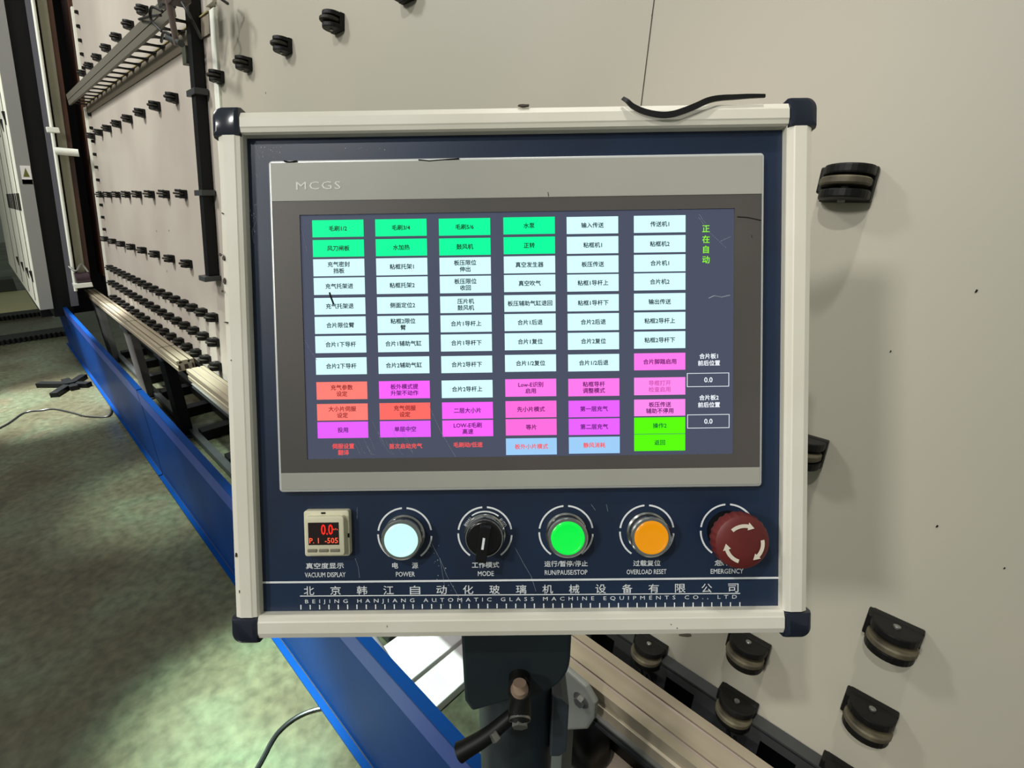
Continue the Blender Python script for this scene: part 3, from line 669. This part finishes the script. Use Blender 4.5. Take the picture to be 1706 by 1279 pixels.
for c in range(6):
    for r in range(12):
        y0 = rowtop[r] if r < 11 else [735, 731, 730, 735, 733.5, 731][c]; h = rowh[r] if r < 11 else 26.5
        y0 += tp[c][0]; f_ = (y0-367)/345; x0 = colx[c][0]+(colx[c][1]-colx[c][0])*f_; x1 = x0+CWID*(1-.012*f_)
        (u0, v1), (u1, v0) = P(x0, y0, ws), P(x1, y0+h, ws)
        if r < 2 and c < 4: fm, tm = e_green, t_dark
        elif r < 7 or (r == 7 and c < 5) or (r == 8 and c == 2): fm, tm = e_cyan, t_dark
        elif r == 7: fm, tm = e_pink, t_pur
        elif r == 8: fm, tm = [(e_sal, t_brn), (e_mag, t_pur), 0, (e_pink, t_pur), (e_pink, t_pur), (emis('light_pink', (250, 132, 228)), emis('faint_ink', (205, 90, 180), .9))][c]
        elif r == 9: fm, tm = [(e_sal, t_brn), (e_red, t_brn), (e_mag, t_pur), (e_hot, t_pur), (e_vio, t_pur), (emis('light_pink', (250, 132, 228)), t_pur)][c]
        elif r == 10: fm, tm = [(e_vio, t_pur), (e_vio, t_pur), (e_mag, t_pur), (e_hot, t_pur), (e_vio, t_pur), (e_lime, t_grn)][c]
        else: fm, tm = [(None, e_rt), (None, e_rt), (None, e_rt), (e_sky, e_rt), (e_sky, e_rt), (e_lime, t_grn)][c]
        mb = MB()
        if fm: mb.box(u0, u1, v0, v1, ws, ws+.0001)
        add_text(mb, cap[c][r], (u0+u1)/2, (v0+v1)/2, ws+.00016, em=9.2*PXM, mi=1 if fm else 0, line=1.14, bold=.0001)
        o = sub(mb, 'screen_key' if fm else 'screen_caption', [fm, tm] if fm else [tm], bez)
for body, px, py, em, m in [('正', 1176, 381, 13, e_lt), ('在', 1176, 398.5, 13, e_lt), ('自', 1176, 415.5, 13, e_lt), ('动', 1176, 432.5, 13, e_lt),
                            ('合片板1', 1180.5, 593, 9.2, e_white), ('前后位置', 1181, 604.5, 9.2, e_white), ('合片板2', 1181, 662, 9.2, e_white), ('前后位置', 1181, 674, 9.2, e_white), ('0.0', 1180, 632.5, 11.5, e_white), ('0.0', 1180, 701.5, 11.5, e_white)]:
    u, v = P(px, py, ws); sub(add_text(MB(), body, u, v, ws+.0002, em=em*PXM, bold=.00008), 'screen_caption', m, bez)
for (xa, ya, xb, yb) in ((1144.5, 621.5, 1214.5, 643.5), (1145, 690.5, 1215, 712.5)):
    (u0, v1), (u1, v0) = P(xa, ya, ws), P(xb, yb, ws); t = .0004; mb = MB()
    for q in ((u0, u1, v1-t, v1), (u0, u1, v0, v0+t), (u0, u0+t, v0, v1), (u1-t, u1, v0, v1)): mb.box(*q, ws, ws+.00015)
    sub(mb, 'value_box', e_white, bez)
# wordmark in wide thin strokes
u, v = P(531, 309.5, wb); sub(add_text(MB(), 'MCGS', u, v, wb+.0008, width=72*PXM, height=12.5*PXM, space=1.15), 'wordmark', mat('pale_print', (236, 236, 228), .5), bez)
# ink streaks / dirt on bezel
mb = MB()
def stroke(mb, pts, r, w, mi=0):
    mb.tube([(*P(x, y, w), w) for x, y in pts], r, mi, n=4)
stroke(mb, [(473, 268), (482, 270), (495, 268)], .0006, wb+.0004); stroke(mb, [(697, 266), (715, 268), (738, 266), (765, 264)], .0005, wb+.0005)
stroke(mb, [(1228, 361), (1245, 362), (1268, 367)], .0004, wb+.0003); stroke(mb, [(549, 487), (551, 494), (556, 507)], .0007, ws+.0004)
stroke(mb, [(1252, 391), (1253, 396)], .0003, wb+.0003); stroke(mb, [(914, 327), (913, 320)], .0003, wb+.0006)
sub(mb, 'dirt_marks', m_black, bez)['kind'] = 'stuff'
mb = MB(); ms = mat('scratch', (150, 156, 170), .5)
rnd = random.Random(3)
for _ in range(16):
    x = rnd.uniform(590, 690); y = rnd.uniform(700, 745); L = rnd.uniform(12, 45)
    stroke(mb, [(x, y), (x+L*.25, y+L*.5), (x+L*.42, min(y+L, 757))], .00010, ws+.00035)
for a in ([(713, 671), (735, 720), (760, 762)], [(1164, 362), (1180, 385), (1210, 413)], [(1165, 357), (1170, 365), (1176, 372)], [(1200, 402), (1218, 394)], [(505, 560), (515, 580), (528, 600)], [(503, 380), (512, 420)]):
    stroke(mb, a, .00014, ws+.00035)
stroke(mb, [(1181, 497), (1190, 493), (1203, 495), (1216, 492)], .0005, ws+.0003)
sub(mb, 'scratches', ms, bez)['kind'] = 'stuff'

# ------------------------------------------------------------------ printed legends on the plate
def legend(body, px, py, name='legend', m=m_print, **k):
    u, v = P(px, py, 0); return part(add_text(MB(), body, u, v, .00025, **k), name, m)
for body, px, py, wd in [('真空度显示', 541.5, 942, 64), ('工作模式', 809, 940.5, 46), ('运行/暂停/停止', 943, 938.5, 73), ('过载复位', 1077.5, 937.5, 46), ('急停', 1207, 937, 34)]:
    legend(body, px, py, width=wd*PXM, height=10*PXM, bold=.00007)
for ch_, px in (('电', 658.5), ('源', 691.5)): legend(ch_, px, 941.5, width=10*PXM, height=10*PXM, bold=.00007)
for body, px, py, wd in [('VACUUM DISPLAY', 542, 957, 69), ('POWER', 675.5, 956, 32), ('MODE', 809.5, 955, 27), ('RUN/PAUSE/STOP', 943, 953, 72), ('OVERLOAD RESET', 1077, 952, 67), ('EMERGENCY', 1211, 951, 55)]:
    legend(body, px, py, width=wd*PXM, height=8.2*PXM, bold=.00004)
for i, ch_ in enumerate('北京韩江自动化玻璃机械设备有限公司'):
    legend(ch_, 515+44.15*i, 983.5-.29*i, width=17.5*PXM, height=15*PXM, bold=.00004)
legend('BEIJING HANJIANG AUTOMATIC GLASS MACHINE EQUIPMENTS CO., LTD', 867, 998.5, width=733*PXM, height=8.5*PXM, space=1.9)
def hline(xa, ya, xb, yb, t, name):
    a, b = P(xa, ya), P(xb, yb); part(MB().add([(a[0], a[1]-t, .0002), (b[0], b[1]-t, .0002), (b[0], b[1]+t, .0002), (a[0], a[1]+t, .0002)], [(0, 1, 2, 3)]), name, m_print)
hline(431, 970, 1304, 962, .0008, 'divider_line'); hline(500, 992.5, 1233, 988, .0004, 'divider_line')
mb = MB()
for i in range(48):
    x = 501.5+15.55*i; y = 1011-.095*i; u, v = P(x, y); mb.add([(u-.00045, v-.0019, .0002), (u+.00045, v-.0019, .0002), (u+.00045, v+.0019, .0002), (u-.00045, v+.0019, .0002)], [(0, 1, 2, 3)])
part(mb, 'tick_row', m_print)
# segmented rings
BTN = [(674.5, 890), (808, 888.5), (943, 886.5), (1077.5, 885.5), (1212, 884)]
def arc(mb, cu, cv, r0, r1, a0, a1, w, n=24, mi=0, th=.0002):
    for k in range(n):
        t0 = math.radians(a0+(a1-a0)*k/n); t1 = math.radians(a0+(a1-a0)*(k+1)/n)
        mb.add([(cu+r*math.cos(t), cv+r*math.sin(t), w) for r, t in ((r0, t0), (r1, t0), (r1, t1), (r0, t1))], [(0, 1, 2, 3)], mi)
for i, (x, y) in enumerate(BTN):
    u, v = P(x, y); mb = MB()
    for a0, a1 in ((95, 171), (9, 85), (179, 235), (305, 361-5)): arc(mb, u, v, .0208, .0222, a0-180*0, a1, .0002, 20)
    if i == 1: arc(mb, u, v, .0174, .0185, 52, 125, .0002)
    part(mb, 'dial_ring', m_print)
u, v = P(780, 869.5); part(add_text(MB(), 'MANU', u, v, .00025, width=16*PXM, height=7*PXM, rot=math.radians(52)), 'legend', m_print)
u, v = P(837.5, 870); part(add_text(MB(), 'AUTO', u, v, .00025, width=16*PXM, height=7*PXM, rot=math.radians(-55)), 'legend', m_print)

# ------------------------------------------------------------------ push buttons
def T(u, v, w=0): return Matrix.Translation((u, v, w))
def button(i, lens_mat, label, lens_label):
    u, v = P(*BTN[i])
    mb = MB(); mb.lathe([(.0165, 0), (.0165, .002), (.0152, .003), (.0152, .009), (.0160, .0095), (.0160, .0125), (.0150, .0133), (.0132, .0133), (.0132, .0105)], n=48, M=T(u, v))
    o = part(mb, 'push_button', m_chrome, smooth=True); o['label'] = label
    mb = MB(); mb.lathe([(.0130, .0095), (.0130, .0135), (.0126, .0148), (.0112, .0152), (.0106, .0148), (.004, .0149), (.0001, .0149)], n=48, M=T(u, v))
    q = mb.build('lens', lens_mat, o, smooth=True); q['label'] = lens_label
button(0, mat('lens_white', (196, 250, 240), .3, emit=1.0), 'chrome ringed push button with white lit lens', 'glowing white lens')
button(2, mat('lens_green', (10, 235, 70), .3, emit=.95), 'push button with green lit lens', 'glowing green lens')
button(3, mat('lens_amber', (236, 150, 8), .3, emit=.8), 'chrome ringed push button with amber lens', 'amber lens')
# selector
u, v = P(*BTN[1]); mb = MB()
mb.lathe([(.0165, 0), (.0165, .002), (.0155, .003), (.0155, .010), (.0148, .011), (.0130, .011)], n=48, M=T(u, v)); sel = part(mb, 'selector_switch', m_chrome, smooth=True); sel['label'] = 'black selector knob in chrome ring'
mb = MB(); mb.lathe([(.0140, .004), (.0140, .0125), (.0128, .0135), (.0001, .0135)], n=48, M=T(u, v))
ang = math.radians(-9); mb.box(-.0042, .0042, -.0150, .0125, .010, .0225, M=T(u, v) @ Matrix.Rotation(ang, 4, 'Z'))
mb.build('knob', mat('gloss_black', (12, 12, 12), .25), sel, bevel=.0006)
MB().box(-.0009, .0009, -.0045, .0045, .0224, .0227, M=T(u, v) @ Matrix.Rotation(ang, 4, 'Z') @ T(0, .000)).build('pointer_mark', m_print, sel)
# emergency stop
u, v = P(*BTN[4]); mb = MB()
m_red = mat('mushroom_red', (112, 42, 40), .45, noise=.2, nscale=30)
mb.lathe([(.0165, 0), (.0165, .003), (.0125, .004), (.0125, .012)], n=40, M=T(u, v)); es = part(mb, 'emergency_stop', m_blackmetal, smooth=True); es['label'] = 'dark red mushroom emergency button'
rings = []
n = 96
for (r, h, kn) in ((.0120, .010, 0), (.0185, .013, 0), (.0212, .0165, 1), (.0214, .0215, 1), (.0200, .0255, 0), (.0165, .0277, 0), (.008, .0284, 0), (.0001, .0285, 0)):
    rings.append([((r-(.0007 if kn and i % 4 < 2 else 0))*math.cos(2*math.pi*i/n), (r-(.0007 if kn and i % 4 < 2 else 0))*math.sin(2*math.pi*i/n), h) for i in range(n)])
MB().loft(rings, M=T(u, v)).build('mushroom_head', m_red, es, smooth=True)
mb = MB()
for a in (118, -2, -122):
    # clockwise arrow: arc then head
    arc(mb, u, v, .0122, .0150, a-52+12, a+14, .0289, 14)
    t = math.radians(a-52+12); t2 = math.radians(a-52-8)
    mb.add([(u+.0106*math.cos(t), v+.0106*math.sin(t), .0290), (u+.0166*math.cos(t), v+.0166*math.sin(t), .0287), (u+.0138*math.cos(t2), v+.0138*math.sin(t2), .0289)], [(0, 1, 2)])
mb.build('turn_arrows', mat('cream_print', (236, 226, 206), .5), es)

# ------------------------------------------------------------------ vacuum gauge
wg = .010
(u0, v1), (u1, v0) = P(501, 854, wg), P(580, 930, wg)
m_gauge = mat('ivory_plastic', (222, 218, 188), .45)
mb = MB(); rrect(mb, u0, u1, v0, v1, .0022, 0, wg*.55, ch=.001); vg = part(mb, 'vacuum_gauge', m_gauge, smooth=True); vg['label'] = 'ivory square digital vacuum gauge'
du, dv = u1-u0, v1-v0
mb = MB(); rrect(mb, u0+du*.075, u1-du*.075, v0+dv*.07, v1-dv*.09, .0022, wg*.4, wg, ch=.0008); mb.build('inner_frame', m_gauge, vg, smooth=True)
s0, s1, t0, t1 = u0+du*.15, u0+du*.815, v0+dv*.30, v1-dv*.215
MB().box(s0, s1, t0, t1, wg-.0005, wg+.0002).build('gauge_display', mat('gauge_black', (38, 26, 24), .25), vg)
led = mat('led_red', (252, 40, 24), .4, emit=1.0); led2 = mat('led_orange', (255, 96, 60), .4, emit=1.0)
mb = MB(); add_text(mb, '0.0', s0+(s1-s0)*.62, t0+(t1-t0)*.69, wg+.0004, width=(s1-s0)*.38, height=(t1-t0)*.46, bold=.00015); mb.build('gauge_digits', led, vg)
mb = MB(); add_text(mb, 'kPa', s0+(s1-s0)*.90, t0+(t1-t0)*.70, wg+.0004, width=(s1-s0)*.15, height=(t1-t0)*.08); mb.build('gauge_unit', led2, vg)
mb = MB(); add_text(mb, 'P. 1  -505', s0+(s1-s0)*.5, t0+(t1-t0)*.20, wg+.0004, width=(s1-s0)*.93, height=(t1-t0)*.24, bold=.00005); mb.build('gauge_digits', led2, vg)
for i in range(3):
    cu = u0+du*(.225+.245*i); mb = MB(); rrect(mb, cu-du*.10, cu+du*.105, v0+dv*.145, v0+dv*.215, .0006, wg-.001, wg+.0006, ch=.0003); mb.build('gauge_button', mat('gauge_grey', (128, 126, 108), .5), vg, smooth=True)
mb = MB()
for (x, y, a, b) in ((539, 854, .0016, .0006), (581, 891, .0006, .0016)):
    q = P(x, y, wg*.5); mb.box(q[0]-a, q[0]+a, q[1]-b, q[1]+b, wg*.3, wg*.6)
mb.build('clip_notches', m_blackmetal, vg)

# scratches and paint specks on the plate and frame
mb = MB(); rnd = random.Random(11)
for a in ([(425, 238), (430, 252), (434, 266)], [(719, 905), (735, 935), (745, 960), (770, 1005)], [(733, 930), (738, 960), (742, 985)], [(858, 912), (872, 938), (885, 960), (893, 985)], [(595, 845), (595, 865)], [(592, 930), (597, 945), (599, 962)], [(424, 340), (428, 365), (420, 385), (423, 405)], [(985, 840), (992, 850)], [(1010, 840), (1013, 852)], [(427, 290), (429, 296)]):
    stroke(mb, a, .00009, .00015)
for _ in range(60):
    x, y = rnd.choice([(rnd.uniform(428, 470), rnd.gauss(250, 5)), (rnd.gauss(724, 5), rnd.uniform(908, 950)), (rnd.gauss(420, 4), rnd.uniform(340, 390)), (rnd.gauss(740, 7), rnd.uniform(940, 1010)), (rnd.uniform(550, 650), rnd.gauss(248, 3))])
    s_ = rnd.uniform(.00015, .0004); u, v = P(x, y); mb.add([(u-s_, v-s_, .0002), (u+s_, v-s_, .0002), (u, v+s_*1.5, .0002)], [(0, 1, 2)])
part(mb, 'scratches', mat('scratch_white', (190, 200, 210), .5))['kind'] = 'stuff'
mb = MB()
for (x, y, a, b) in ((873, 175, 10, 1.8), (1143, 1059, 11, 1.8), (373, 468, 2, 5), (376, 537, 3.5, 1.2), (370, 485, 1.2, 2), (1128, 1046, 1.2, 1), (372, 430, 2, 4), (366, 424, 3, 2.5), (645, 1043, .6, 2.2), (393, 925, 1.5, 4), (399, 985, 1, 3), (385, 600, 1.2, 1.2), (370, 355, 1.5, 1), (1118, 1040, 1, 1)):
    u, v = P(x, y, WF); a *= PXM*.9; b *= PXM*.9
    pts = [(u+a*math.cos(t)*(1+.25*math.sin(5*t+x)), v+b*math.sin(t)*(1+.3*math.cos(3*t+y))) for t in [i*math.pi/5 for i in range(10)]]
    mb.prism(pts, WF-.001 if 300 < y < 1000 else WF-.002, WF+.0002)
part(mb, 'paint_chips', mat('chip_dark', (70, 62, 50), .6))['kind'] = 'stuff'

# ------------------------------------------------------------------ black strap on top of frame
pts = [(1037, 163), (1045, 168), (1055, 177), (1075, 186), (1100, 191), (1120, 190), (1140, 184), (1160, 176), (1180, 167), (1200, 163), (1225, 161.5), (1250, 160), (1275, 159.5)]
Q = []
for k, (x, y) in enumerate(pts):
    w_ = WF+.0035 if y > 166 else WF+.0015; Q.append((*P(x, y, w_), w_))
Q = catmull(Q, 5); mb = MB(); rings = []
for k, p in enumerate(Q):
    d = (Q[min(k+1, len(Q)-1)]-Q[max(k-1, 0)]).normalized(); nrm = Vector((-d.y, d.x, 0)).normalized(); h = .0022*(.35+.65*math.sin(math.pi*min(1, max(0, (k+2)/(len(Q)+3))))**.6)
    rings.append([tuple(p+nrm*h-Vector((0, 0, .0008))), tuple(p-nrm*h-Vector((0, 0, .0008))), tuple(p-nrm*h+Vector((0, 0, .0005))), tuple(p+nrm*h+Vector((0, 0, .0005)))])
mb.loft(rings); st = mb.build('cable_tie', m_black, M=MP); tag(st, 'loose black cable tie drooping over the console\'s top frame', 'cable tie')

# ------------------------------------------------------------------ post, cup and clamp lever (console space, z up)
def cs(p): return (p[0]-PX0, p[1]-PY0, p[2])
cup_r = .054
zc = 1.20
Mc = Matrix.Identity(4)
bcen = ML @ Vector((*P(862, 1040, -.04), -.04))       # point under the housing's lower edge
hx = Vector((ru.x, ru.y, 0)).normalized(); hy = Vector((-hx.y, hx.x, 0))      # horizontal axes facing the operator
def HM(p):  # local frame with x along hx, y along hy (away)
    M_ = Matrix.Identity(4)
    for i in range(3): M_[i][0] = hx[i]; M_[i][1] = hy[i]; M_[i][2] = (0, 0, 1)[i]; M_[i][3] = p[i]
    return M_
H0 = HM((0, 0, 0))
MB().cyl((0, 0, .012), (0, 0, 1.13), .041, n=40).build('post', m_slate, con, smooth=True)
MB().lathe([(.12, 0), (.12, .010), (.045, .014), (.045, .03)], n=40).build('base_plate', m_slate, con, smooth=True)
# rounded cup: D-shaped lug facing operator
poly = [(z, x) for x, z in [(-.050, 1.15), (-.050, 1.045), (-.043, 1.03)]+[(.0+.050*math.sin(t), 1.098-.050*math.cos(t)) for t in [math.pi*.5*i/12 for i in range(0, 13)]]+[(.050, 1.15)]]
MB().prism(poly, -.046, .046, 'y', M=H0).build('tilt_cup', m_slate, con, bevel=.003)
poly = [(z, x) for x, z in [(.036, 1.030), (.047, 1.024), (.054, 1.015), (.054, .945), (.047, .936), (.036, .936)]]
MB().prism(poly, -.03, .02, 'y', M=H0).build('side_clamp', mat('clamp_paint', (52, 60, 68), .35), con, bevel=.002)
def hp(x, y, z): return tuple(H0 @ Vector((x, y, z)))
lv = MB(); lv.tube([hp(.0027, -.062, 1.084), hp(.0027, -.060, 1.078), hp(.0028, -.066, 1.066), hp(.0028, -.072, 1.058)], .0105, n=20).cyl(hp(.0027, -.04, 1.078), hp(.0027, -.062, 1.078), .010)
lv = lv.build('clamp_lever', m_black, con, smooth=True); lv['label'] = 'black clamp lever with beige cap'
mb = MB(); mb.tube([hp(.0027, -.062, 1.081), hp(.0027, -.064, 1.0875), hp(.0027, -.063, 1.092)], .0088, n=20, r1=.006); mb.build('lever_cap', mat('beige_cap', (150, 128, 108), .5), lv, smooth=True)
mb = MB(); mb.cyl(hp(.0028, -.070, 1.061), hp(.0028, -.080, 1.058), .0072, n=6).cyl(hp(.0028, -.070, 1.061), hp(.0028, -.075, 1.0595), .0098, n=24); mb.build('lever_nut', m_pin, lv, smooth=True)
mb = MB(); mb.tube(catmull([hp(.002, -.066, 1.062), hp(-.012, -.070, 1.050), hp(-.028, -.076, 1.040), hp(-.046, -.080, 1.030), hp(-.052, -.081, 1.0265)], 5), .0055, n=16, r1=.0088); mb.build('lever_handle', m_black, lv, smooth=True)
mb = MB(); mb.box(-.004, .004, -.003, .003, -.004, .004, M=T(*hp(-.020, -.080, 1.046)) @ Matrix.Rotation(.6, 4, 'Y')); mb.build('lever_clip', m_pin, lv, bevel=.001)
